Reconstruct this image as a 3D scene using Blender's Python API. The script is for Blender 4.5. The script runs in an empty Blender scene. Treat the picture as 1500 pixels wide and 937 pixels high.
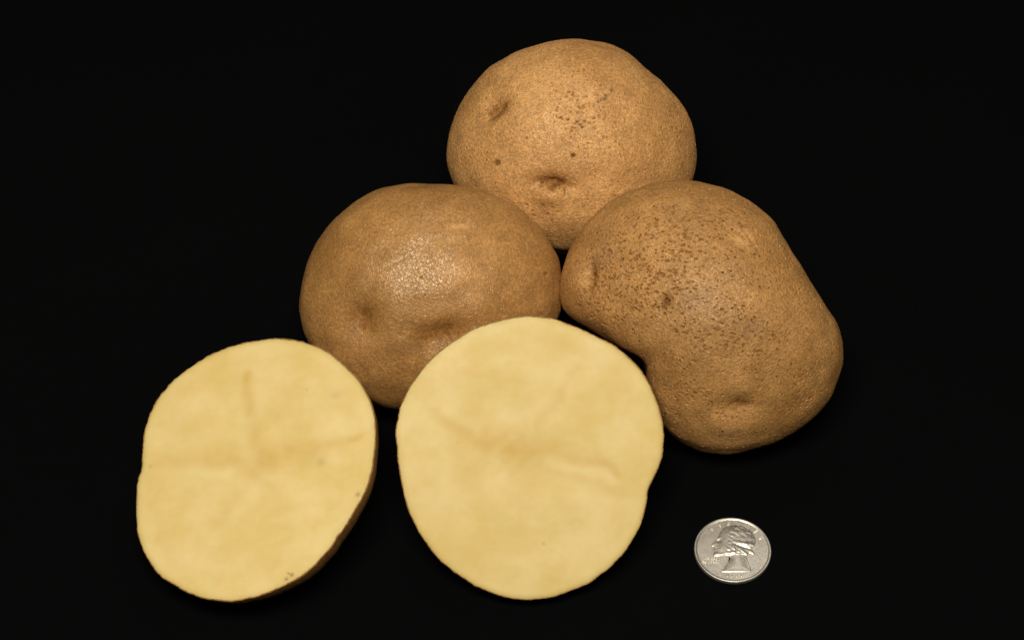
import bpy, math, random
import numpy as np
from mathutils import Matrix, Vector

# ------------------------------------------------------------------ camera, world, lamps, exposure
scene = bpy.context.scene
COL = scene.collection

cam_data = bpy.data.cameras.new('camera')
cam_data.lens = 85.68
cam_data.sensor_width = 36.0
cam_data.clip_start = 0.05
cam_data.clip_end = 50.0
cam = bpy.data.objects.new('camera', cam_data)
cam.location = (0.0, -0.50019, 0.64434)
cam.rotation_euler = (math.radians(90 - 51.3), 0, 0)
COL.objects.link(cam)
scene.camera = cam

world = bpy.data.worlds.new('World')
scene.world = world
world.use_nodes = True
bg = world.node_tree.nodes['Background']
bg.inputs['Color'].default_value = (1.0, 0.93, 0.82, 1)
bg.inputs['Strength'].default_value = 0.003


def softbox(name, loc, target, sx, sy, watts, color):
    d = bpy.data.lights.new(name, 'AREA')
    d.shape = 'RECTANGLE'
    d.size, d.size_y = sx, sy
    d.energy = watts
    d.color = color
    o = bpy.data.objects.new(name, d)
    o.location = loc
    v = Vector(target) - Vector(loc)
    o.rotation_euler = v.to_track_quat('-Z', 'Y').to_euler()
    COL.objects.link(o)
    return o


# one diffused lamp beside and above the camera, a weak fill from the right, a weak lamp over the back of the table
KEY = (1.0, 0.96, 0.84)
softbox('softbox_lamp', (-0.06, -0.44, 1.00), (0.01, 0.0, 0.02), 0.44, 0.22, 11.3, KEY)
softbox('fill_lamp', (0.75, -0.30, 0.80), (0, -0.02, 0.02), 0.40, 0.40, 0.55, KEY)
softbox('overhead_lamp', (0.10, 0.55, 0.95), (0, 0, 0.02), 0.5, 0.4, 1.5, (1.0, 0.96, 0.88))

scene.view_settings.view_transform = 'Standard'
scene.view_settings.look = 'None'
scene.view_settings.exposure = 0.0
scene.view_settings.gamma = 1.0
scene.view_settings.use_curve_mapping = False
scene.cycles.max_bounces = 8

# ------------------------------------------------------------------ helpers
MM = 0.001


class Nodes:
    """small wrapper that keeps shader graphs readable"""

    def __init__(self, name):
        self.mat = bpy.data.materials.new(name)
        self.mat.use_nodes = True
        self.t = self.mat.node_tree
        self.t.nodes.clear()
        self.out = self.t.nodes.new('ShaderNodeOutputMaterial')

    def n(self, kind, **props):
        nd = self.t.nodes.new('ShaderNode' + kind)
        for k, v in props.items():
            setattr(nd, k, v)
        return nd

    def put(self, sock, v):
        if isinstance(v, bpy.types.NodeSocket):
            self.t.links.new(v, sock)
        elif isinstance(v, (tuple, list)) and len(v) == 3 and sock.type == 'RGBA':
            sock.default_value = (*v, 1)
        else:
            sock.default_value = v

    def m(self, op, a, b=0.0, c=None, clamp=False):
        nd = self.n('Math', operation=op, use_clamp=clamp)
        self.put(nd.inputs[0], a)
        self.put(nd.inputs[1], b)
        if c is not None:
            self.put(nd.inputs[2], c)
        return nd.outputs[0]

    def vm(self, op, a, b):
        nd = self.n('VectorMath', operation=op)
        self.put(nd.inputs[0], a)
        self.put(nd.inputs[1], b)
        return nd.outputs[0]

    def ramp(self, v, a, b, lo=0.0, hi=1.0, smooth=True):
        nd = self.n('MapRange', interpolation_type='SMOOTHSTEP' if smooth else 'LINEAR')
        for s, x in zip(nd.inputs[:5], (v, a, b, lo, hi)):
            self.put(s, x)
        return nd.outputs[0]

    def mix(self, f, a, b, blend='MIX'):
        nd = self.n('Mix', data_type='RGBA', blend_type=blend)
        self.put(nd.inputs['Factor'], f)
        self.put(nd.inputs[6], a)
        self.put(nd.inputs[7], b)
        return nd.outputs[2]

    def noise(self, vec, scale, detail=2.0, rough=0.5):
        nd = self.n('TexNoise')
        self.put(nd.inputs['Vector'], vec)
        nd.inputs['Scale'].default_value = scale
        nd.inputs['Detail'].default_value = detail
        nd.inputs['Roughness'].default_value = rough
        return nd

    def voronoi(self, vec, scale, feature='F1'):
        nd = self.n('TexVoronoi', feature=feature)
        self.put(nd.inputs['Vector'], vec)
        nd.inputs['Scale'].default_value = scale
        return nd

    def attr(self, name):
        nd = self.n('Attribute', attribute_name=name)
        return nd.outputs['Fac']

    def coords(self, offset=(0, 0, 0), rot=(0, 0, 0), scale=(1, 1, 1)):
        tc = self.n('TexCoord')
        mp = self.n('Mapping')
        self.t.links.new(tc.outputs['Object'], mp.inputs['Vector'])
        mp.inputs['Location'].default_value = offset
        mp.inputs['Rotation'].default_value = rot
        mp.inputs['Scale'].default_value = scale
        return mp.outputs[0]


def mesh_object(name, verts, faces, mat, parent=None, attrs=None, smooth=True):
    me = bpy.data.meshes.new(name)
    verts = np.asarray(verts, dtype=np.float32)
    if isinstance(faces, np.ndarray):
        k = faces.shape[1]
        me.vertices.add(len(verts))
        me.vertices.foreach_set('co', verts.ravel())
        me.loops.add(faces.size)
        me.loops.foreach_set('vertex_index', faces.astype(np.int32).ravel())
        me.polygons.add(len(faces))
        me.polygons.foreach_set('loop_start', np.arange(0, faces.size, k, dtype=np.int32))
        me.polygons.foreach_set('loop_total', np.full(len(faces), k, dtype=np.int32))
        me.update(calc_edges=True)
        me.validate()
    else:
        me.from_pydata([tuple(map(float, v)) for v in verts], [], faces)
        me.update()
    if smooth:
        me.polygons.foreach_set('use_smooth', np.ones(len(me.polygons), dtype=bool))
    for k, v in (attrs or {}).items():
        a = me.attributes.new(k, 'FLOAT', 'POINT')
        a.data.foreach_set('value', np.asarray(v, dtype=np.float32))
    me.materials.append(mat)
    o = bpy.data.objects.new(name, me)
    COL.objects.link(o)
    if parent:
        o.parent = parent
    return o


def tag(o, label, category, group=None):
    o['label'] = label
    o['category'] = category
    if group:
        o['group'] = group
    return o


def waves(P, lo, hi, count, seed):
    """smooth band-limited noise: sum of plane waves with wavelengths lo..hi (same unit as P)"""
    rg = np.random.default_rng(seed)
    out = np.zeros(len(P))
    for _ in range(count):
        d = rg.normal(size=3)
        d /= np.linalg.norm(d)
        w = rg.uniform(lo, hi)
        out += np.cos((P @ d) * (2 * np.pi / w) + rg.uniform(0, 6.28))
    return out / math.sqrt(count / 2)


def cube_sphere(n):
    """unit directions and quads, evenly spread over the sphere"""
    g = np.tan(np.linspace(-np.pi / 4, np.pi / 4, n + 1))
    a, b = np.meshgrid(g, g, indexing='ij')
    a, b, one = a.ravel(), b.ravel(), np.ones(a.size)
    sides = [(one, a, b), (-one, b, a), (b, one, a), (a, -one, b), (a, b, one), (b, a, -one)]
    V = np.concatenate([np.stack(s, 1) for s in sides])
    i = np.arange(n)
    I, J = np.meshgrid(i, i, indexing='ij')
    q = np.stack([I * (n + 1) + J, (I + 1) * (n + 1) + J, (I + 1) * (n + 1) + J + 1, I * (n + 1) + J + 1], -1).reshape(-1, 4)
    Fc = np.concatenate([q + k * (n + 1) ** 2 for k in range(6)])
    V /= np.linalg.norm(V, axis=1)[:, None]
    key = np.round(V * 1e6).astype(np.int64)
    _, first, inv = np.unique(key, axis=0, return_index=True, return_inverse=True)
    return V[first], inv.ravel()[Fc]


def blob(outline, front, back, u):
    """tuber surface: girth follows the outline round the local z axis, its ripples die out towards the ends"""
    r = np.asarray(outline)
    c = np.fft.rfft(r) / len(r)
    th = np.arctan2(u[:, 1], u[:, 0])
    s = np.hypot(u[:, 0], u[:, 1])
    R = np.full(len(u), c[0].real)
    for k in range(1, 30):
        R += 2 * (c[k] * np.exp(1j * k * th)).real * s ** min(k, 5)
    D = np.where(u[:, 2] > 0, front, back)
    P = np.stack([R * u[:, 0], R * u[:, 1], D * u[:, 2]], -1)
    N = np.stack([u[:, 0] / R, u[:, 1] / R, u[:, 2] / D], -1)
    N /= np.linalg.norm(N, axis=1)[:, None]
    return P, N


def bell(P, x, y, rx, ry, ang):
    a = math.radians(ang)
    dx, dy = P[:, 0] - x, P[:, 1] - y
    p, q = dx * math.cos(a) + dy * math.sin(a), -dx * math.sin(a) + dy * math.cos(a)
    return np.exp(-((p / rx) ** 2 + (q / ry) ** 2)) * (P[:, 2] > -8)


def place(o, spec):
    M = Matrix(spec['rot']).to_4x4()
    M.translation = Vector(spec['loc'])
    o.matrix_world = M


# measured shapes: place on the table, attitude, and girth outline in millimetres
BACK = dict(loc=(0.02057, 0.06268, 0.035), rot=[[0.99969, -0.00175, -0.02478], [-0.01553, 0.73459, -0.67833], [0.01939, 0.67851, 0.73434]],
    outline=[41.8, 41.6, 41.4, 41.1, 40.8, 40.3, 39.6, 39.0, 38.3, 37.8, 37.3, 37.0, 36.8, 36.7, 36.7, 36.8, 36.9, 36.9, 36.9, 36.9, 36.8, 36.7, 36.6, 36.5, 36.4, 36.5, 36.5, 36.5, 36.5, 36.6, 36.8, 37.0, 37.4, 37.8, 38.1, 38.4, 38.9, 39.2, 39.4, 39.7, 40.0, 40.2, 40.6, 41.0, 41.4, 41.8, 42.2, 42.3, 42.5, 42.6, 42.4, 42.3, 42.1, 41.8, 41.2, 40.4, 39.7, 39.0, 38.3, 37.8, 37.3, 36.9, 36.4, 36.1, 35.9, 35.8, 35.7, 35.5, 35.4, 35.5, 35.7, 35.7, 35.7, 35.8, 36.0, 36.4, 36.8, 37.1, 37.3, 37.8, 38.3, 38.8, 39.1, 39.4, 39.8, 40.3, 40.5, 40.7, 41.0, 41.3, 41.4, 41.6, 41.8, 41.9, 41.9, 41.9])
LEFT = dict(loc=(-0.02732, -0.00075, 0.03493), rot=[[0.9994, 0.00038, 0.03466], [0.02167, 0.77345, -0.63349], [-0.02705, 0.63386, 0.77298]],
    outline=[43.5, 43.6, 43.6, 43.6, 43.6, 43.3, 42.9, 42.5, 41.9, 41.4, 40.8, 40.3, 39.7, 39.1, 38.6, 38.0, 37.5, 37.0, 36.5, 36.0, 35.7, 35.3, 35.1, 34.9, 34.9, 35.0, 35.3, 35.6, 35.8, 36.0, 36.4, 36.7, 36.8, 37.0, 37.2, 37.4, 37.5, 37.7, 38.0, 38.3, 38.5, 38.9, 39.2, 39.4, 39.6, 39.9, 40.2, 40.5, 40.9, 41.2, 41.4, 41.5, 41.5, 41.5, 41.5, 41.3, 41.2, 41.2, 41.1, 40.8, 40.6, 40.5, 40.4, 40.0, 39.8, 39.7, 39.7, 39.3, 38.7, 38.3, 37.9, 37.4, 36.6, 35.8, 35.2, 34.7, 34.2, 33.7, 33.4, 33.2, 33.2, 33.2, 33.4, 33.7, 34.1, 34.7, 35.4, 36.2, 37.3, 38.4, 39.5, 40.8, 41.9, 42.7, 43.2, 43.5])
RIGHT = dict(loc=(0.06232, -0.01067, 0.03681), rot=[[0.99682, -0.00022, -0.07962], [-0.04978, 0.77869, -0.62543], [0.06214, 0.62741, 0.77621]],
    outline=[39.2, 37.7, 36.5, 35.5, 34.7, 34.1, 33.7, 33.4, 33.3, 33.3, 33.4, 33.8, 34.3, 35.0, 35.7, 36.3, 36.9, 37.4, 37.9, 38.5, 39.0, 39.6, 40.2, 40.8, 41.4, 42.0, 42.6, 43.1, 43.7, 44.2, 44.7, 45.3, 45.8, 46.5, 46.9, 47.1, 47.4, 47.6, 47.9, 48.1, 48.2, 48.2, 48.2, 48.1, 48.0, 47.7, 47.2, 46.3, 44.5, 41.3, 37.9, 35.0, 32.8, 30.9, 29.4, 27.9, 26.6, 25.7, 25.5, 26.1, 27.4, 29.2, 31.2, 33.0, 34.9, 36.6, 38.1, 39.5, 40.7, 41.7, 42.7, 43.5, 44.3, 44.8, 45.2, 45.5, 45.6, 45.7, 45.9, 46.1, 46.4, 46.7, 47.0, 47.3, 47.4, 47.5, 47.6, 47.3, 46.9, 46.5, 46.1, 45.6, 44.7, 43.7, 42.4, 40.8])
LEANING = dict(loc=(0.00521, -0.06445, 0.03385), rot=[[0.99735, 0.00018, 0.07277], [0.04389, 0.79615, -0.60351], [-0.05804, 0.6051, 0.79403]],
    outline=[41.2, 41.7, 42.1, 42.4, 42.6, 42.8, 42.9, 43.1, 43.2, 43.2, 43.3, 43.3, 43.1, 43.0, 42.7, 42.4, 42.2, 42.1, 42.1, 42.2, 42.3, 42.6, 42.7, 42.8, 42.9, 42.8, 42.6, 42.5, 42.4, 42.4, 42.4, 42.3, 42.2, 42.3, 42.2, 42.2, 42.2, 42.2, 42.2, 42.2, 42.2, 42.1, 42.1, 42.0, 41.8, 41.5, 41.1, 40.7, 40.4, 40.2, 40.0, 40.0, 40.1, 40.2, 40.3, 40.5, 40.6, 40.9, 41.1, 41.3, 41.6, 41.9, 42.0, 42.2, 42.4, 42.6, 42.9, 43.1, 43.4, 43.7, 43.9, 44.1, 44.1, 44.0, 43.9, 43.7, 43.5, 43.4, 43.2, 43.1, 42.8, 42.6, 42.4, 42.1, 41.9, 41.5, 41.1, 40.7, 40.3, 39.7, 39.2, 38.6, 38.3, 38.8, 39.8, 40.6])
FLAT = dict(loc=(-0.07961, -0.06815, 0.03265), rot=[[0.97836, -0.04005, -0.20297], [-0.02041, 0.95761, -0.28734], [0.20588, 0.28527, 0.93608]],
    outline=[38.5, 38.8, 39.2, 39.8, 40.3, 40.9, 41.2, 41.5, 41.7, 41.9, 42.1, 42.2, 42.3, 42.4, 42.6, 42.7, 42.8, 42.8, 42.8, 42.8, 42.7, 42.6, 42.4, 42.0, 41.8, 41.8, 41.7, 41.5, 41.3, 41.2, 41.1, 41.0, 41.0, 40.9, 40.9, 40.8, 40.6, 40.5, 40.2, 39.8, 39.4, 38.8, 38.2, 37.6, 36.9, 36.4, 36.1, 36.4, 37.0, 37.4, 37.7, 38.2, 38.8, 39.4, 40.1, 40.7, 41.2, 41.7, 42.1, 42.4, 42.5, 42.7, 42.6, 42.6, 42.7, 42.5, 42.5, 42.4, 42.2, 42.0, 41.8, 41.4, 41.0, 40.6, 40.2, 39.8, 39.5, 39.2, 38.9, 38.5, 38.1, 37.7, 37.4, 37.0, 36.5, 36.2, 36.1, 36.1, 36.2, 36.5, 36.8, 37.1, 37.4, 37.7, 37.9, 38.2])

# ------------------------------------------------------------------ materials


def skin_material(name, base, light, dark, cell, pit_size, pit_amount, grain, offset, rough=0.5,
                  stretch=(1, 1, 1), rot=(0, 0, 0), pit_depth=0.25, ring=0.0, relief=0.25):
    g = Nodes(name)
    co = g.coords(offset)
    pc = g.coords(offset, rot, stretch)
    wob = g.noise(pc, 500.0, 1.0)
    warp = g.vm('ADD', pc, g.vm('MULTIPLY', g.vm('SUBTRACT', wob.outputs['Color'], (0.5, 0.5, 0.5)), (0.0016,) * 3))
    # lenticels: brown pits of uneven size, many in some places and few in others
    v = g.voronoi(warp, 1.0 / (cell * MM))
    sep = g.n('SeparateColor')
    g.t.links.new(v.outputs['Color'], sep.inputs[0])
    rnd, rnd2 = sep.outputs[0], sep.outputs[1]
    patch = g.noise(co, 55.0, 3.0).outputs['Fac']
    dens = g.m('ADD', g.ramp(patch, 0.35, 0.65, 0.32, 0.8), g.attr('pits'), clamp=True)
    size = g.m('MULTIPLY', g.m('MULTIPLY_ADD', rnd, 0.75, 0.25), g.m('MULTIPLY', dens, pit_size))
    pit = g.m('SUBTRACT', 1.0, g.ramp(v.outputs['Distance'], g.m('MULTIPLY', size, 0.3), size))
    pit = g.m('MULTIPLY', pit, g.ramp(rnd2, 1.0 - pit_amount - 0.1, 1.0 - pit_amount + 0.1))
    # second family, tiny and everywhere
    v2 = g.voronoi(g.vm('ADD', co, (0.013, 0.007, 0.002)), 1.0 / (0.62 * cell * MM))
    sp2 = g.n('SeparateColor')
    g.t.links.new(v2.outputs['Color'], sp2.inputs[0])
    pit2 = g.m('SUBTRACT', 1.0, g.ramp(v2.outputs['Distance'], 0.08, g.m('MULTIPLY_ADD', sp2.outputs[0], 0.3, 0.12)))
    pit2 = g.m('MULTIPLY', pit2, g.m('MULTIPLY', dens, 0.55))
    collar = g.m('SUBTRACT', g.ramp(v.outputs['Distance'], g.m('MULTIPLY', size, 0.9), g.m('MULTIPLY', size, 1.25)),
                 g.ramp(v.outputs['Distance'], g.m('MULTIPLY', size, 1.3), g.m('MULTIPLY', size, 1.9)))
    collar = g.m('MULTIPLY', collar, ring)
    # flaky grain of the skin
    g1 = g.noise(co, 850.0, 2.0, 0.6).outputs['Fac']
    g2 = g.noise(co, 1700.0, 1.0, 0.6).outputs['Fac']
    gr = g.m('ADD', g.m('MULTIPLY', g1, 0.6), g.m('MULTIPLY', g2, 0.4))
    net = g.voronoi(warp, 780.0, 'DISTANCE_TO_EDGE').outputs['Distance']
    netm = g.ramp(net, 0.0, 0.12)
    # colour
    blotch = g.noise(co, 38.0, 4.0, 0.6).outputs['Fac']
    col = g.mix(g.ramp(blotch, 0.32, 0.68), base, light)
    tone = g.noise(co, 170.0, 3.0, 0.6).outputs['Fac']
    col = g.mix(g.ramp(tone, 0.30, 0.75, 0.0, 0.45), col, tuple(0.72 * x for x in base))
    k = g.ramp(gr, 0.36, 0.64, 1.0 - grain, 1.0 + grain, False)
    kk = g.n('CombineColor')
    for i in range(3):
        g.t.links.new(k, kk.inputs[i])
    col = g.mix(1.0, col, kk.outputs[0], 'MULTIPLY')
    col = g.mix(g.m('MULTIPLY', g.attr('grey'), g.ramp(tone, 0.25, 0.6, 0.4, 0.9)), col, (0.23, 0.125, 0.068))
    col = g.mix(g.ramp(g.attr('pale'), 0.05, 1.0, 0.0, 0.8), col, (0.64, 0.34, 0.115))
    col = g.mix(g.m('MULTIPLY', collar, 0.5), col, tuple(min(1, 1.35 * x) for x in light))
    col = g.mix(g.m('MULTIPLY', pit2, 0.55), col, dark)
    col = g.mix(g.m('MULTIPLY', pit, 0.60), col, dark)
    col = g.mix(g.m('MULTIPLY', g.ramp(g.attr('tint'), 0.04, 0.75), g.ramp(gr, 0.35, 0.6, 0.95, 0.72)), col, (0.150, 0.052, 0.009))
    col = g.mix(g.attr('scab'), col, (0.045, 0.018, 0.008))
    b = g.n('BsdfPrincipled')
    g.put(b.inputs['Base Color'], col)
    g.put(b.inputs['Roughness'], g.ramp(gr, 0.3, 0.7, rough + 0.10, rough - 0.12))
    g.put(b.inputs['Specular IOR Level'], g.ramp(g.m('MAXIMUM', pit, g.m('MAXIMUM', pit2, g.attr('tint'))), 0.03, 0.5, 0.66, 0.10))
    b.inputs['Specular Tint'].default_value = (1.0, 0.88, 0.70, 1)
    g.t.links.new(b.outputs[0], g.out.inputs['Surface'])
    # relief, in millimetres
    h = g.m('MULTIPLY', pit, -pit_depth)
    h = g.m('ADD', h, g.m('MULTIPLY', pit2, -0.10))
    h = g.m('ADD', h, g.m('MULTIPLY', collar, 0.08))
    h = g.m('ADD', h, g.m('MULTIPLY', g.m('SUBTRACT', gr, 0.5), relief))
    h = g.m('ADD', h, g.m('MULTIPLY', netm, 0.05))
    h = g.m('ADD', h, g.m('MULTIPLY', tone, 0.25))
    dp = g.n('Displacement')
    g.put(dp.inputs['Height'], g.m('MULTIPLY', h, MM))
    dp.inputs['Midlevel'].default_value = 0.0
    dp.inputs['Scale'].default_value = 1.0
    g.t.links.new(dp.outputs[0], g.out.inputs['Displacement'])
    g.mat.displacement_method = 'BOTH'
    return g.mat


def flesh_material():
    g = Nodes('potato_flesh')
    co = g.coords()
    rinfo = g.n('ObjectInfo')
    co = g.vm('ADD', co, rinfo.outputs['Location'])
    n1 = g.noise(co, 60.0, 3.0, 0.55).outputs['Fac']
    n2 = g.noise(co, 210.0, 3.0, 0.6).outputs['Fac']
    n3 = g.noise(co, 1500.0, 2.0).outputs['Fac']
    col = g.mix(g.ramp(n1, 0.3, 0.7), (0.715, 0.525, 0.190), (0.785, 0.600, 0.275))
    n4 = g.noise(g.vm('MULTIPLY', co, (1.0, 2.2, 1.0)), 110.0, 3.0, 0.55).outputs['Fac']
    col = g.mix(g.ramp(n4, 0.45, 0.70, 0.0, 0.22), col, (0.79, 0.64, 0.28))
    col = g.mix(g.ramp(n2, 0.40, 0.75, 0.0, 0.20), col, (0.72, 0.49, 0.150))
    col = g.mix(g.m('MULTIPLY', g.attr('core'), g.ramp(n2, 0.2, 0.7, 0.75, 1.0)), col, (0.64, 0.415, 0.115))
    col = g.mix(g.attr('cream'), col, (0.82, 0.67, 0.33))
    col = g.mix(g.attr('speck'), col, (0.20, 0.10, 0.035))
    b = g.n('BsdfPrincipled')
    g.put(b.inputs['Base Color'], col)
    g.put(b.inputs['Roughness'], g.ramp(n2, 0.3, 0.7, 0.46, 0.58))
    b.inputs['Specular IOR Level'].default_value = 0.28
    b.inputs['Subsurface Weight'].default_value = 0.5
    b.inputs['Subsurface Radius'].default_value = (1.0, 0.6, 0.25)
    b.inputs['Subsurface Scale'].default_value = 0.003
    bump = g.n('Bump')
    bump.inputs['Distance'].default_value = 0.00012
    bump.inputs['Strength'].default_value = 0.35
    g.put(bump.inputs['Height'], g.m('ADD', g.m('MULTIPLY', n2, 1.2), g.m('MULTIPLY', n3, 0.5)))
    g.t.links.new(bump.outputs[0], b.inputs['Normal'])
    g.t.links.new(b.outputs[0], g.out.inputs['Surface'])
    return g.mat


def cloth_material():
    g = Nodes('black_cloth')
    co = g.coords()
    n1 = g.noise(co, 7.0, 4.0).outputs['Fac']
    n2 = g.noise(co, 2600.0, 2.0).outputs['Fac']
    col = g.mix(g.ramp(n1, 0.3, 0.75), (0.0024, 0.0027, 0.0027), (0.0027, 0.0030, 0.0030))
    b = g.n('BsdfPrincipled')
    g.put(b.inputs['Base Color'], col)
    b.inputs['Roughness'].default_value = 1.0
    b.inputs['Specular IOR Level'].default_value = 0.0
    bump = g.n('Bump')
    bump.inputs['Distance'].default_value = 0.0002
    bump.inputs['Strength'].default_value = 0.4
    g.put(bump.inputs['Height'], n2)
    g.t.links.new(bump.outputs[0], b.inputs['Normal'])
    g.t.links.new(b.outputs[0], g.out.inputs['Surface'])
    return g.mat


def coin_material(name, col_a, col_b, rough):
    g = Nodes(name)
    co = g.coords()
    n1 = g.noise(co, 260.0, 4.0, 0.65).outputs['Fac']
    n2 = g.noise(co, 1800.0, 3.0, 0.6).outputs['Fac']
    b = g.n('BsdfPrincipled')
    g.put(b.inputs['Base Color'], g.mix(g.ramp(n1, 0.3, 0.7), col_a, col_b))
    b.inputs['Metallic'].default_value = 0.88
    g.put(b.inputs['Roughness'], g.ramp(n2, 0.3, 0.7, rough - 0.06, rough + 0.08))
    bump = g.n('Bump')
    bump.inputs['Distance'].default_value = 0.00005
    bump.inputs['Strength'].default_value = 0.7
    g.put(bump.inputs['Height'], g.m('ADD', n1, g.m('MULTIPLY', n2, 0.5)))
    g.t.links.new(bump.outputs[0], b.inputs['Normal'])
    g.t.links.new(b.outputs[0], g.out.inputs['Surface'])
    return g.mat


# ------------------------------------------------------------------ the table
cloth = mesh_object('black_cloth_surface', [(-3, -3, 0), (3, -3, 0), (3, 3, 0), (-3, 3, 0)], [(0, 1, 2, 3)], cloth_material(), smooth=False)
cloth['kind'] = 'structure'

# ------------------------------------------------------------------ whole potatoes
DIRS, QUADS = cube_sphere(190)


def potato(spec, front, back, mat, marks, pits, seed, label, lump=0.5):
    """marks: (x, y, rx, ry, angle, depth mm, tint, pale, grey, scab) in the tuber's own frame"""
    P, N = blob(spec['outline'], front, back, DIRS)
    off = np.abs(DIRS[:, 2])
    disp = lump * waves(P, 26, 55, 14, seed) * np.minimum(1, off * 2.2) * 0.6
    disp += 0.10 * waves(P, 7, 14, 24, seed + 1)
    att = {k: np.zeros(len(P)) for k in ('tint', 'pale', 'grey', 'scab', 'pits')}
    fuzz = 1 + 0.16 * waves(P, 1.5, 6.0, 24, seed + 2)
    for (x, y, rx, ry, ang, depth, tint, pale, grey, scab) in marks:
        w = bell(P, x, y, rx, ry, ang)
        disp -= depth * w
        wf = np.clip(w * fuzz, 0, 1)
        for k, a in zip(('tint', 'pale', 'grey', 'scab'), (tint, pale, grey, scab)):
            if a:
                att[k] = np.maximum(att[k], np.clip(wf * a, 0, 1))
    for (x, y, rx, ry, ang, a) in pits:
        att['pits'] = att['pits'] + a * bell(P, x, y, rx, ry, ang)
    V = (P + N * disp[:, None]) * MM
    o = mesh_object('potato', V, QUADS, mat, attrs=att)
    place(o, spec)
    return tag(o, label, 'potato', 'whole potatoes')


back_skin = skin_material('orange_tan_potato_skin', (0.53, 0.256, 0.080), (0.69, 0.356, 0.124), (0.22, 0.088, 0.020),
                          1.7, 0.64, 0.62, 0.27, (0.11, 0.02, 0.07), 0.5, pit_depth=0.18, ring=0.6, relief=0.28)
left_skin = skin_material('smooth_tan_potato_skin', (0.375, 0.178, 0.050), (0.51, 0.252, 0.079), (0.17, 0.08, 0.027),
                          1.3, 0.42, 0.40, 0.24, (0.31, 0.22, 0.17), 0.39, pit_depth=0.12, relief=0.19)
right_skin = skin_material('pitted_tan_potato_skin', (0.39, 0.186, 0.052), (0.535, 0.266, 0.084), (0.175, 0.066, 0.014),
                           1.35, 0.80, 0.90, 0.25, (0.51, 0.42, 0.37), 0.5, stretch=(0.85, 1.35, 1.1), rot=(0, 0, math.radians(-32)), pit_depth=0.42, relief=0.30)

rg = random.Random(4)


def brow(x, y, w, h, ang, width, depth, tint, n=9):
    """crescent crease over an eye: small marks strung along an arc"""
    out, a = [], math.radians(ang)
    for i in range(n):
        t = -1 + 2 * i / (n - 1)
        px, py = w * t, h * (1 - t * t)
        k = 1 - 0.6 * t * t
        out.append((x + px * math.cos(a) - py * math.sin(a), y + px * math.sin(a) + py * math.cos(a), width * 1.5, width * k, ang, depth * k / 2.2, tint * k, 0, 0, 0))
    return out


back_marks = [
    (-26.0, 12.4, 9.0, 5.0, 40, 0.2, 0.36, 0, 0, 0), (-6.5, -11.4, 10.0, 4.5, -4, 0.2, 0.38, 0, 0, 0), (-12, -20, 7, 5, 0, 0, 0.16, 0, 0, 0),
    # upper left eye: slanted brown hollow with a lip below it
    (-25.8, 12.6, 5.6, 3.4, 40, 2.2, 0.58, 0, 0, 0), (-23.6, 14.4, 2.2, 1.3, 40, 0.5, 0.7, 0, 0, 0),
    (-27.8, 10.2, 2.2, 1.2, 48, 0.4, 0.55, 0, 0, 0), (-24.5, 9.0, 3.5, 1.8, 40, -0.6, 0, 0, 0, 0),
    # lower eye: brow over a swelling bud
    (-7.0, -11.6, 6.8, 2.6, -6, 2.2, 0.78, 0, 0, 0), (-5.0, -11.9, 3.4, 0.9, -18, 0.9, 0.95, 0, 0, 0),
    (-6.9, -15.6, 4.2, 2.6, 0, -1.3, 0, 0.15, 0, 0), (-2.8, -14.2, 0.5, 1.6, 10, 0.3, 0.8, 0, 0, 0),
    (-24.6, -4.7, 1.3, 1.2, 0, 0.35, 0.75, 0, 0, 0), (0.3, -2.4, 0.9, 0.8, 0, 0.3, 0.95, 0, 0, 0.35),
    (33.0, 4.0, 6, 9, 10, 0, 0.10, 0, 0, 0), (24, 24, 5, 9, -45, 0.5, 0, 0, 0, 0),
]
for i in range(8):   # dotted scab
    t = i / 7
    back_marks.append((7.6 + 5.2 * t + rg.uniform(-1.0, 1.0), 14.6 + 4.8 * t + rg.uniform(-1.0, 1.0), rg.uniform(.45, .75), rg.uniform(.4, .55), rg.uniform(0, 90), 0.2, 0, 0, 0, rg.uniform(.55, .95)))
for (x, y) in ((-4.2, 10.0), (2.5, 7.8), (7.0, 9.8), (4.0, 8.8), (1.5, 8.6), (-1.5, 9.4), (3.2, 6.9)):
    back_marks.append((x, y, 0.7, 0.5, 20, 0.25, 0.6, 0, 0, rg.uniform(.3, .7)))
back_marks += brow(-6.5, -12.2, 4.6, 1.8, -8, 0.8, 0.5, 0.85) + brow(-25.6, 12.4, 3.4, 1.0, 42, 1.2, 0.25, 0.55)
potato(BACK, 34, 34, back_skin, back_marks, [(-2, 6, 16, 10, 0, 0.25)], 11,
       'orange tan potato with a dark dotted scab, at the back of the pile')

left_marks = [
    (9.4, 20.8, 4.4, 1.7, 4, 0.9, 0, 0.80, 0, 0), (9.8, 23.0, 5.5, 0.7, 2, 0.35, 0.25, 0, 0, 0), (9.8, 18.4, 5.0, 1.8, 0, -0.35, 0, 0.12, 0, 0),
    (-21.1, -8.6, 6.2, 6.4, 20, 3.2, 0.46, 0, 0, 0), (-21.6, -7.6, 2.4, 1.8, 40, 0.3, 0.45, 0, 0, 0), (-23.8, -15.2, 4.6, 4.4, 20, -0.5, 0, 0, 0.12, 0),
    (3.8, -13.6, 10.0, 5.0, 12, 3.0, 0.56, 0, 0, 0), (4.2, -12.0, 5.0, 2.0, 14, 0.3, 0.5, 0, 0, 0), (-6.8, -15.7, 5, 4, 0, -0.7, 0, 0, 0.2, 0),
    (-10.8, 8.9, 4.6, 0.45, 27, 0.15, 0.15, 0, 0.4, 0), (37.5, 6.2, 0.7, 0.6, 0, 0.15, 0.6, 0, 0, 0.1),
    (-18.8, 0.4, 5, 2, 60, 0.3, 0.08, 0, 0.15, 0),
]
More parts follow.
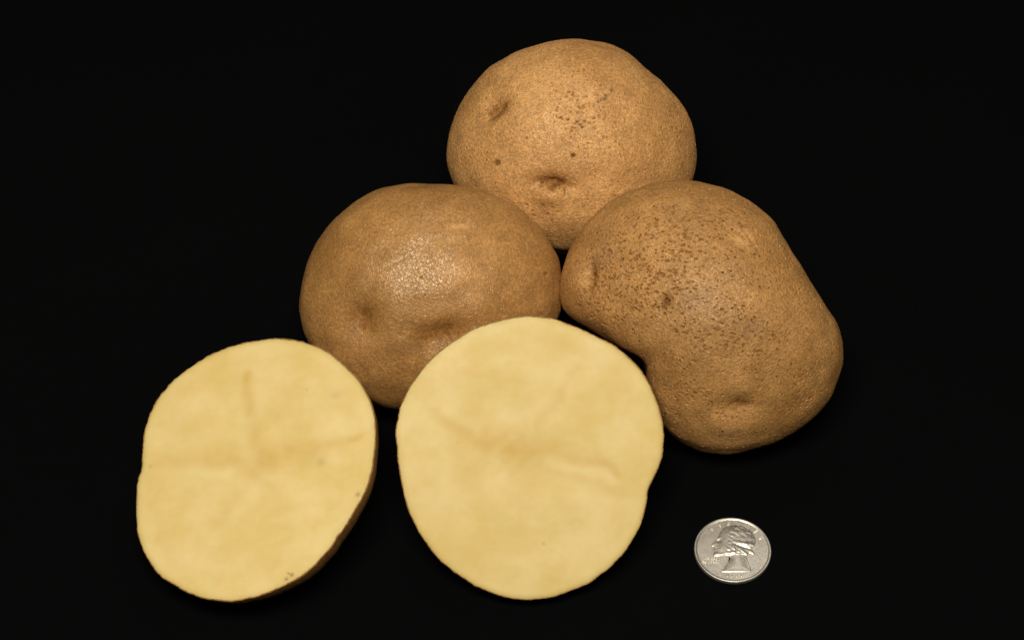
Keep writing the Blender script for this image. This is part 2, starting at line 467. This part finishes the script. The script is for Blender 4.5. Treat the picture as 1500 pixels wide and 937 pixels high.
left_marks += brow(-21.8, -7.6, 2.0, 0.8, 30, 1.4, 0.12, 0.4) + brow(9.8, 21.6, 4.2, 1.0, 2, 0.5, 0.4, 0.3)
potato(LEFT, 29, 34, left_skin, left_marks, [(-3, 2, 14, 5, 0, 0.6)], 23,
       'smooth tan potato wedged behind the two cut halves, left of the pitted one')

right_marks = [
    (9.1, 23.3, 3.6, 2.8, -35, 1.1, 0, 0.90, 0, 0), (13.2, 23.4, 4.6, 0.45, -55, 0.35, 0.3, 0.2, 0, 0), (8.2, 25.4, 3.0, 1.0, -20, 0.3, 0.3, 0, 0, 0),
    (-40.5, 9.5, 3.5, 6.0, 0, -1.4, 0, 0.35, 0, 0), (-36.0, 11.0, 1.3, 5.5, -4, 1.3, 0.55, 0, 0, 0),
    (-12.3, 3.6, 1.6, 2.6, -25, 0.6, 0.65, 0, 0.5, 0.2), (-2.9, 4.1, 5.5, 3.6, 15, 0, 0, 0, 0.42, 0), (12.6, -4.3, 4.2, 3.2, 0, 0, 0, 0, 0.42, 0), (-32.0, 18.0, 5.0, 3.5, 40, 0.2, 0.1, 0, 0.55, 0),
    (10.0, -29.5, 7.5, 3.6, 6, 2.2, 0.28, 0, 0, 0), (12.0, -29.6, 2.6, 1.0, 10, 0.6, 0.7, 0, 0, 0), (5.6, -34.2, 5.5, 3.4, 0, -1.2, 0.08, 0.2, 0, 0),
    (-19, -16, 7, 7, 30, 1.8, 0.05, 0, 0, 0),
]
right_marks += brow(10.6, -30.2, 4.6, 1.6, 8, 0.9, 0.35, 0.45) + brow(9.0, 23.0, 3.4, 2.4, -30, 0.5, 0.5, 0.45)
potato(RIGHT, 33, 34, right_skin, right_marks, [(-17, 12, 15, 9, -20, 0.75), (-26, 4, 8, 7, 0, 0.5)], 37,
       'large bean shaped potato with a pitted tan skin, at the right of the pile', lump=0.35)

# ------------------------------------------------------------------ cut halves
FLESH = flesh_material()
half_skin = skin_material('thin_brown_potato_skin', (0.29, 0.135, 0.032), (0.37, 0.18, 0.046), (0.12, 0.065, 0.015),
                          2.0, 0.35, 0.5, 0.2, (0.71, 0.62, 0.57), 0.5)


def seg_dist(P, a, b):
    a, b = np.array(a), np.array(b)
    d = b - a
    t = np.clip(((P - a) @ d) / (d @ d), 0, 1)
    return np.linalg.norm(P - (a + t[:, None] * d), axis=1), t


def half_potato(spec, depth, streaks, creams, specks, seed, label):
    root = bpy.data.objects.new('potato_half', None)
    root.empty_display_size = 0.02
    COL.objects.link(root)
    place(root, spec)
    nt = 420
    th = np.arange(nt) * 2 * np.pi / nt
    r = np.asarray(spec['outline'])
    c = np.fft.rfft(r) / len(r)
    R0 = np.full(nt, c[0].real)
    for k in range(1, 46):
        R0 += 2 * (c[k] * np.exp(1j * k * th)).real
    ring = np.stack([np.cos(th), np.sin(th), np.zeros(nt)], 1)
    R0 = R0 + 0.07 * waves(ring * 40, 5, 14, 20, seed) + 0.03 * waves(ring * 40, 1.2, 3, 20, seed + 1)
    Rf = R0 - 0.22                                     # flesh stops just inside the skin
    # flesh: flat cut with a slightly rolled edge, then the rounded underside
    s = np.concatenate([np.linspace(0.004, 0.95, 110), 0.95 + 0.05 * np.sin(np.linspace(0.08, 1, 14) * np.pi / 2)])
    rows = []
    for sv in s:
        x, y = Rf * sv * np.cos(th), Rf * sv * np.sin(th)
        d = (1 - sv) * Rf
        z = -0.13 * np.exp(-d / 0.45) - 0.12 * np.exp(-d / 2.6)
        rows.append(np.stack([x, y, z], 1))
    nface = len(rows)
    for ph in np.linspace(0.02, 0.985, 44):
        a = ph * np.pi / 2
        rows.append(np.stack([Rf * np.cos(a) * np.cos(th), Rf * np.cos(a) * np.sin(th), np.full(nt, -0.22 - (depth - 0.67) * np.sin(a))], 1))
    V = np.concatenate(rows)
    xy = V[:, :2]
    wob = np.stack([waves(V * [1, 1, 0], 8, 20, 16, seed + 3), waves(V * [1, 1, 0], 8, 20, 16, seed + 4)], 1) * 0.45
    fine = waves(V * [1, 1, 0], 3, 9, 24, seed + 5)
    core, cream, speck = np.zeros(len(V)), np.zeros(len(V)), np.zeros(len(V))
    for (a, b, w0, w1, k) in streaks:
        d, t = seg_dist(xy + wob, a, b)
        w = w0 + (w1 - w0) * t
        w = w * 1.6
        core = np.maximum(core, 0.9 * k * np.exp(-(d / w) ** 2) * np.clip(0.9 + 0.10 * fine, 0, 1.2))
    for (a, b, w0, w1, k) in creams:
        d, t = seg_dist(xy + wob * 0.6, a, b)
        w = w0 + (w1 - w0) * t
        cream = np.maximum(cream, 0.6 * k * np.exp(-(d / (2.2 * w)) ** 2))
    # darker yellow along the rim of the cut, faint vascular ring further inside
    rad = np.hypot(xy[:, 0], xy[:, 1])
    Rall = np.tile(Rf, len(rows))
    edge = Rall - rad
    core = np.maximum(core, 0.6 * np.exp(-(edge / 1.1) ** 2))
    core = np.maximum(core, 0.10 * np.exp(-((edge - 6.5 - 1.2 * fine) / 2.2) ** 2))
    for (x, y, rr, k) in specks:
        d = np.hypot(xy[:, 0] - x, xy[:, 1] - y)
        speck = np.maximum(speck, k * np.exp(-(d / rr) ** 2))
    top = np.zeros(len(V), bool)
    top[:nface * nt] = True
    for a in (core, cream, speck):
        a[~top] = 0
    V[top, 2] += 0.10 * waves(V[top] * [1, 1, 0], 14, 40, 12, seed + 6) + 0.005 * waves(V[top] * [1, .25, 0], 2, 5, 16, seed + 7)
    nr = len(rows)
    I, J = np.meshgrid(np.arange(nr - 1), np.arange(nt), indexing='ij')
    Jn = (J + 1) % nt
    F4 = np.stack([I * nt + J, (I + 1) * nt + J, (I + 1) * nt + Jn, I * nt + Jn], -1).reshape(-1, 4)
    V = np.concatenate([V, [[0, 0, V[:nt, 2].mean()], [0, 0, -depth + 0.45]]])
    j = np.arange(nt)
    jn = (j + 1) % nt
    c0, c1 = len(V) - 2, len(V) - 1
    faces = F4.tolist() + np.stack([np.full(nt, c0), j, jn], 1).tolist() + np.stack([np.full(nt, c1), (nr - 1) * nt + jn, (nr - 1) * nt + j], 1).tolist()
    pad = lambda a: np.concatenate([a, [a[:nt].mean(), 0]])
    mesh_object('flesh', V * MM, faces, FLESH, root, dict(core=pad(core), cream=pad(cream), speck=pad(speck)))

    # skin: a shell closed at its ragged upper rim
    rim = -0.12 - 0.16 * np.abs(waves(ring * 40, 2, 7, 20, seed + 8)) - 0.10 * np.abs(waves(ring * 40, 0.8, 2, 20, seed + 9))
    rows = [np.stack([(Rf + 0.02) * np.cos(th), (Rf + 0.02) * np.sin(th), rim - 0.05], 1),
            np.stack([(R0 - 0.06) * np.cos(th), (R0 - 0.06) * np.sin(th), rim], 1)]
    for ph in np.linspace(0.0, 0.99, 80):
        a = ph * np.pi / 2
        f = max(0, 1 - ph * 12)
        z = -depth * np.sin(a)
        rows.append(np.stack([R0 * np.cos(a) ** 0.97 * np.cos(th), R0 * np.cos(a) ** 0.97 * np.sin(th), np.minimum(z, rim - 0.08 - 0.7 * ph)], 1))
    V = np.concatenate(rows)
    nr = len(rows)
    I, J = np.meshgrid(np.arange(nr - 1), np.arange(nt), indexing='ij')
    Jn = (J + 1) % nt
    faces = np.stack([I * nt + J, (I + 1) * nt + J, (I + 1) * nt + Jn, I * nt + Jn], -1).reshape(-1, 4).tolist()
    V = np.concatenate([V, [[0, 0, -depth]]])
    faces += np.stack([np.full(nt, len(V) - 1), (nr - 1) * nt + jn, (nr - 1) * nt + j], 1).tolist()
    z = np.zeros(len(V))
    mesh_object('skin', V * MM, faces, half_skin, root, dict(tint=z, pale=z, grey=z, scab=z, pits=z + 0.3))
    return tag(root, label, 'potato half', 'cut potato halves')


half_potato(LEANING, 26,
            [((-29, 12.8), (-17, 6.2), 1.0, 2.2, .75), ((-17, 6.2), (-5, 2.0), 2.2, 4.0, .95), ((-5, 2), (4, 0.2), 4.5, 3.0, .9), ((4, 0.6), (27, -4.6), 1.4, 1.2, .8),
             ((6, -3), (28, -10.5), 1.4, 2.0, .55), ((-1, 8), (-2, 24), 3.0, 2.0, .30), ((3, 10), (15, 26), 1.4, 1.2, .45), ((-4, -2), (-1, -14), 4.0, 3.0, .4),
             ((-8, 0), (-20, -6), 3.0, 2.0, .35), ((14, 14), (22, 20), 2.5, 1.5, .25)],
            [((-26, 13.8), (-16, 8.2), .8, 1.0, .5), ((6, -1.2), (25, -7.2), .9, 1.0, .7), ((0, 14), (-3, 11), 2.0, 1.5, .5), ((-33, 16), (-30, 10), 3, 3, .4)],
            [(4.5, -27, .5, .3), (-22, 4, .4, .12)], 51,
            'rounder potato half propped up in the middle, its pale yellow cut face towards the viewer')
half_potato(FLAT, 32,
            [((-1.8, 31), (-0.4, 18), 1.0, 1.5, .75), ((-0.4, 18), (0.5, 3), 1.5, 2.2, .6), ((-29, 4.8), (-14, 4.8), 1.6, 2.2, .45), ((-14, 4.6), (2, 1.5), 2.2, 3.5, .75),
             ((2, 1.6), (18, 3.2), 3.5, 2.0, .9), ((18, 3.2), (33, 6.2), 2.0, 1.0, .7), ((2, 0), (9, -13), 2.5, 1.8, .4), ((0, 0), (-11, -16), 2.5, 1.6, .35), ((9, 18), (11, 22), 5, 4, .25)],
            [((-19, 0.8), (-8, -1.2), .9, 1.0, .7), ((-2.6, 16), (-2.6, 4), 1.4, 1.8, .5), ((2, -6), (7, -12), 1, 1, .3), ((24, 9), (30, 10), 2.0, 1.5, .35)],
            [(21.7, -0.4, 1.4, .22), (12.3, -35.2, .6, .8), (10.6, -36.3, .5, .8), (11.2, -34.6, .35, .7), (33.2, -12.0, .7, .55), (26.8, 20.7, 1.6, .15), (37.2, -6.5, .5, .6), (17.5, 23.5, .35, .3), (-33, 4.0, .7, .25)], 67,
            'narrower potato half lying low at the left, brown skin showing along its lower right edge')

# ------------------------------------------------------------------ the coin
COIN_R = 12.13
metal = coin_material('worn_nickel', (0.53, 0.49, 0.42), (0.67, 0.62, 0.54), 0.46)
polished = coin_material('polished_nickel', (0.74, 0.69, 0.60), (0.84, 0.79, 0.70), 0.40)
coin = bpy.data.objects.new('coin', None)
coin.empty_display_size = 0.01
COL.objects.link(coin)
coin.location = (0.06934, -0.07768, 0.0002)
tag(coin, 'small silvery coin with a head in profile, lying on the black cloth', 'coin')

nt = 238                                  # two columns for each reed of the edge
th = np.arange(nt) * 2 * np.pi / nt
reed = np.where(np.arange(nt) % 2 == 0, 0.0, -0.09)
prof = [(0.02, 1.38, 0), (6.0, 1.38, 0), (11.0, 1.38, 0), (11.25, 1.40, 0), (11.45, 1.58, 0), (11.62, 1.66, 0), (11.88, 1.66, 0), (12.02, 1.62, 0.5), (COIN_R, 1.50, 1),
        (COIN_R, 0.25, 1), (12.0, 0.08, 0.5), (11.7, 0.0, 0), (0.02, 0.0, 0)]
V, faces = [], []
for (rr, z, k) in prof:
    R = rr + reed * k
    V.append(np.stack([R * np.cos(th), R * np.sin(th), np.full(nt, z)], 1))
V = np.concatenate(V)
for i in range(len(prof) - 1):
    for j in range(nt):
        jn = (j + 1) % nt
        faces.append((i * nt + j, (i + 1) * nt + j, (i + 1) * nt + jn, i * nt + jn))
disc = mesh_object('disc', V * MM, faces, metal, coin)

# head in profile, facing left: a low relief raised inside its outline (unit = coin radius)
HEAD = [(-.33, -.66), (.40, -.66), (.38, -.52), (.33, -.36), (.30, -.22), (.36, -.10), (.47, -.17), (.50, -.10), (.42, .02), (.50, .10), (.54, .24), (.52, .40), (.45, .53), (.34, .62),
        (.18, .70), (.02, .70), (-.12, .65), (-.23, .55), (-.29, .42), (-.32, .34), (-.37, .27), (-.43, .19), (-.49, .13), (-.46, .085), (-.41, .08), (-.44, .035), (-.43, .0), (-.45, -.03),
        (-.42, -.07), (-.45, -.12), (-.44, -.18), (-.38, -.215), (-.28, -.20), (-.18, -.17), (-.10, -.20), (-.12, -.32), (-.17, -.44), (-.25, -.56)]


def smooth_closed(pts, n=3):
    p = np.array(pts)
    for _ in range(n):
        q = np.roll(p, -1, 0)
        p = np.stack([0.75 * p + 0.25 * q, 0.25 * p + 0.75 * q], 1).reshape(-1, 2)
    return p


HEAD = [(1.15 * hx, 1.09 * hy + 0.012) for hx, hy in HEAD]
poly = smooth_closed(HEAD, 2)


def poly_dist(P, poly):
    q = np.roll(poly, -1, 0)
    best = np.full(len(P), 9.0)
    inside = np.zeros(len(P), bool)
    for a, b in zip(poly, q):
        d, _ = seg_dist(P, a, b)
        best = np.minimum(best, d)
        cond = ((a[1] > P[:, 1]) != (b[1] > P[:, 1]))
        xi = (b[0] - a[0]) * (P[:, 1] - a[1]) / ((b[1] - a[1]) if abs(b[1] - a[1]) > 1e-9 else 1e-9) + a[0]
        inside ^= cond & (P[:, 0] < xi)
    return np.where(inside, best, -best)


n = 150
gx = np.linspace(-.62, .68, n)
gy = np.linspace(-.76, .82, n)
X, Y = np.meshgrid(gx, gy, indexing='ij')
P2 = np.stack([X.ravel(), Y.ravel()], 1)
sd = poly_dist(P2, poly)
x, y = P2[:, 0] / 1.15, (P2[:, 1] - 0.012) / 1.09


def bump2(cx, cy, rx, ry, ang, h):
    a = math.radians(ang)
    p, q = (x - cx) * math.cos(a) + (y - cy) * math.sin(a), -(x - cx) * math.sin(a) + (y - cy) * math.cos(a)
    return h * np.exp(-(p / rx) ** 2 - (q / ry) ** 2)


H = 0.44 * (np.clip(sd, 0, .2) / .2) ** 0.62
hair = 1 / (1 + np.exp(-((x + 0.10 + 0.30 * (0.25 - y)) / 0.03))) * (y > -.16)
H += hair * (0.10 + 0.035 * np.sin(46 * (y + 0.45 * x) + 4 * np.sin(7 * x + 3 * y)) + 0.03 * waves(np.stack([x, y, 0 * x], 1), .05, .16, 24, 5))
H += bump2(-.30, .23, .05, .03, 0, -.18) + bump2(-.31, .31, .07, .025, 20, .18) + bump2(-.24, .06, .09, .08, 0, .12)     # eye, brow, cheek
H += bump2(-.36, -.14, .07, .05, 0, .12) + bump2(-.38, .035, .06, .012, -5, -.12)                                        # chin, mouth
H += bump2(-.12, -.12, .22, .03, 8, .20) + bump2(-.10, -.26, .10, .09, -40, -.22)                                        # jaw line, throat
H += bump2(.02, .06, .04, .07, 10, .16) + bump2(.30, .14, .20, .04, -14, .26) + bump2(.28, .04, .20, .03, -20, -.22)     # ear, side curls
H += bump2(.26, -.10, .22, .03, -38, .26) + bump2(.36, -.40, .04, .16, 10, .22) + bump2(.05, -.62, .34, .035, 0, .20)    # ribbon, queue, bust edge
Z = np.where(sd > -0.004, 1.36 + np.clip(H, 0.02, 1.2) * np.clip((sd + .004) / .012, 0, 1), 1.30)
keep = (sd > -0.010).reshape(n, n)
idx = np.arange(n * n).reshape(n, n)
ok = keep[:-1, :-1] & keep[1:, :-1] & keep[1:, 1:] & keep[:-1, 1:]
F4 = np.stack([idx[:-1, :-1], idx[1:, :-1], idx[1:, 1:], idx[:-1, 1:]], -1)[ok]
used, inv = np.unique(F4, return_inverse=True)
V = np.stack([P2[:, 0] * COIN_R, P2[:, 1] * COIN_R, Z], 1)[used]
mesh_object('head_relief', V * MM, inv.reshape(F4.shape), metal, coin)


def letter(ch, px, py, height, ang):
    cu = bpy.data.curves.new('letter', 'FONT')
    cu.body = ch
    cu.size = height * 1.38 * MM
    cu.align_x = 'CENTER'
    cu.extrude = 0.22 * MM
    cu.bevel_depth = 0.05 * MM
    cu.offset = 0.05 * MM
    tmp = bpy.data.objects.new('letter', cu)
    COL.objects.link(tmp)
    bpy.context.view_layer.update()
    me = bpy.data.meshes.new_from_object(tmp.evaluated_get(bpy.context.evaluated_depsgraph_get()))
    bpy.data.objects.remove(tmp)
    me.name = 'letter'
    me.materials.clear()
    me.materials.append(polished)
    o = bpy.data.objects.new('letter', me)
    COL.objects.link(o)
    o.parent = coin
    o.location = (px * MM, py * MM, 1.42 * MM)
    o.rotation_euler = (0, 0, ang)


# worn figures below the bust, rubbed down to short upright nubs
for i in range(4):
    a = math.radians(257 + 8.6 * i)
    cx, cy = 0.80 * COIN_R * math.cos(a), 0.80 * COIN_R * math.sin(a)
    nv, nf = [], []
    for ring_r, zz in ((1.0, 1.36), (0.9, 1.48), (0.5, 1.56)):
        for k in range(14):
            t = k * 2 * math.pi / 14
            lx, ly = 0.34 * ring_r * math.cos(t), 0.62 * ring_r * math.sin(t)
            ca, sa = math.cos(a + math.pi / 2), math.sin(a + math.pi / 2)
            nv.append(((cx + lx * ca - ly * sa) * MM, (cy + lx * sa + ly * ca) * MM, zz * MM))
    for q in range(2):
        nf += [(q * 14 + k, q * 14 + (k + 1) % 14, (q + 1) * 14 + (k + 1) % 14, (q + 1) * 14 + k) for k in range(14)]
    nf.append(tuple(range(28, 42)))
    mesh_object('worn_figure', nv, nf, polished, coin)

for ch, deg in zip('LIBERTY', (127, 110, 94, 77, 60, 43, 26)):
    a = math.radians(deg)
    letter(ch, 0.785 * COIN_R * math.cos(a), 0.785 * COIN_R * math.sin(a), 1.6, a - math.pi / 2)
for text, x0, y0 in (('IN GOD', -0.72, -0.29), ('WE TRUST', -0.78, -0.40)):
    for i, ch in enumerate(text):
        if ch != ' ':
            letter(ch, (x0 + i * 0.058) * COIN_R, y0 * COIN_R, 0.85, 0)
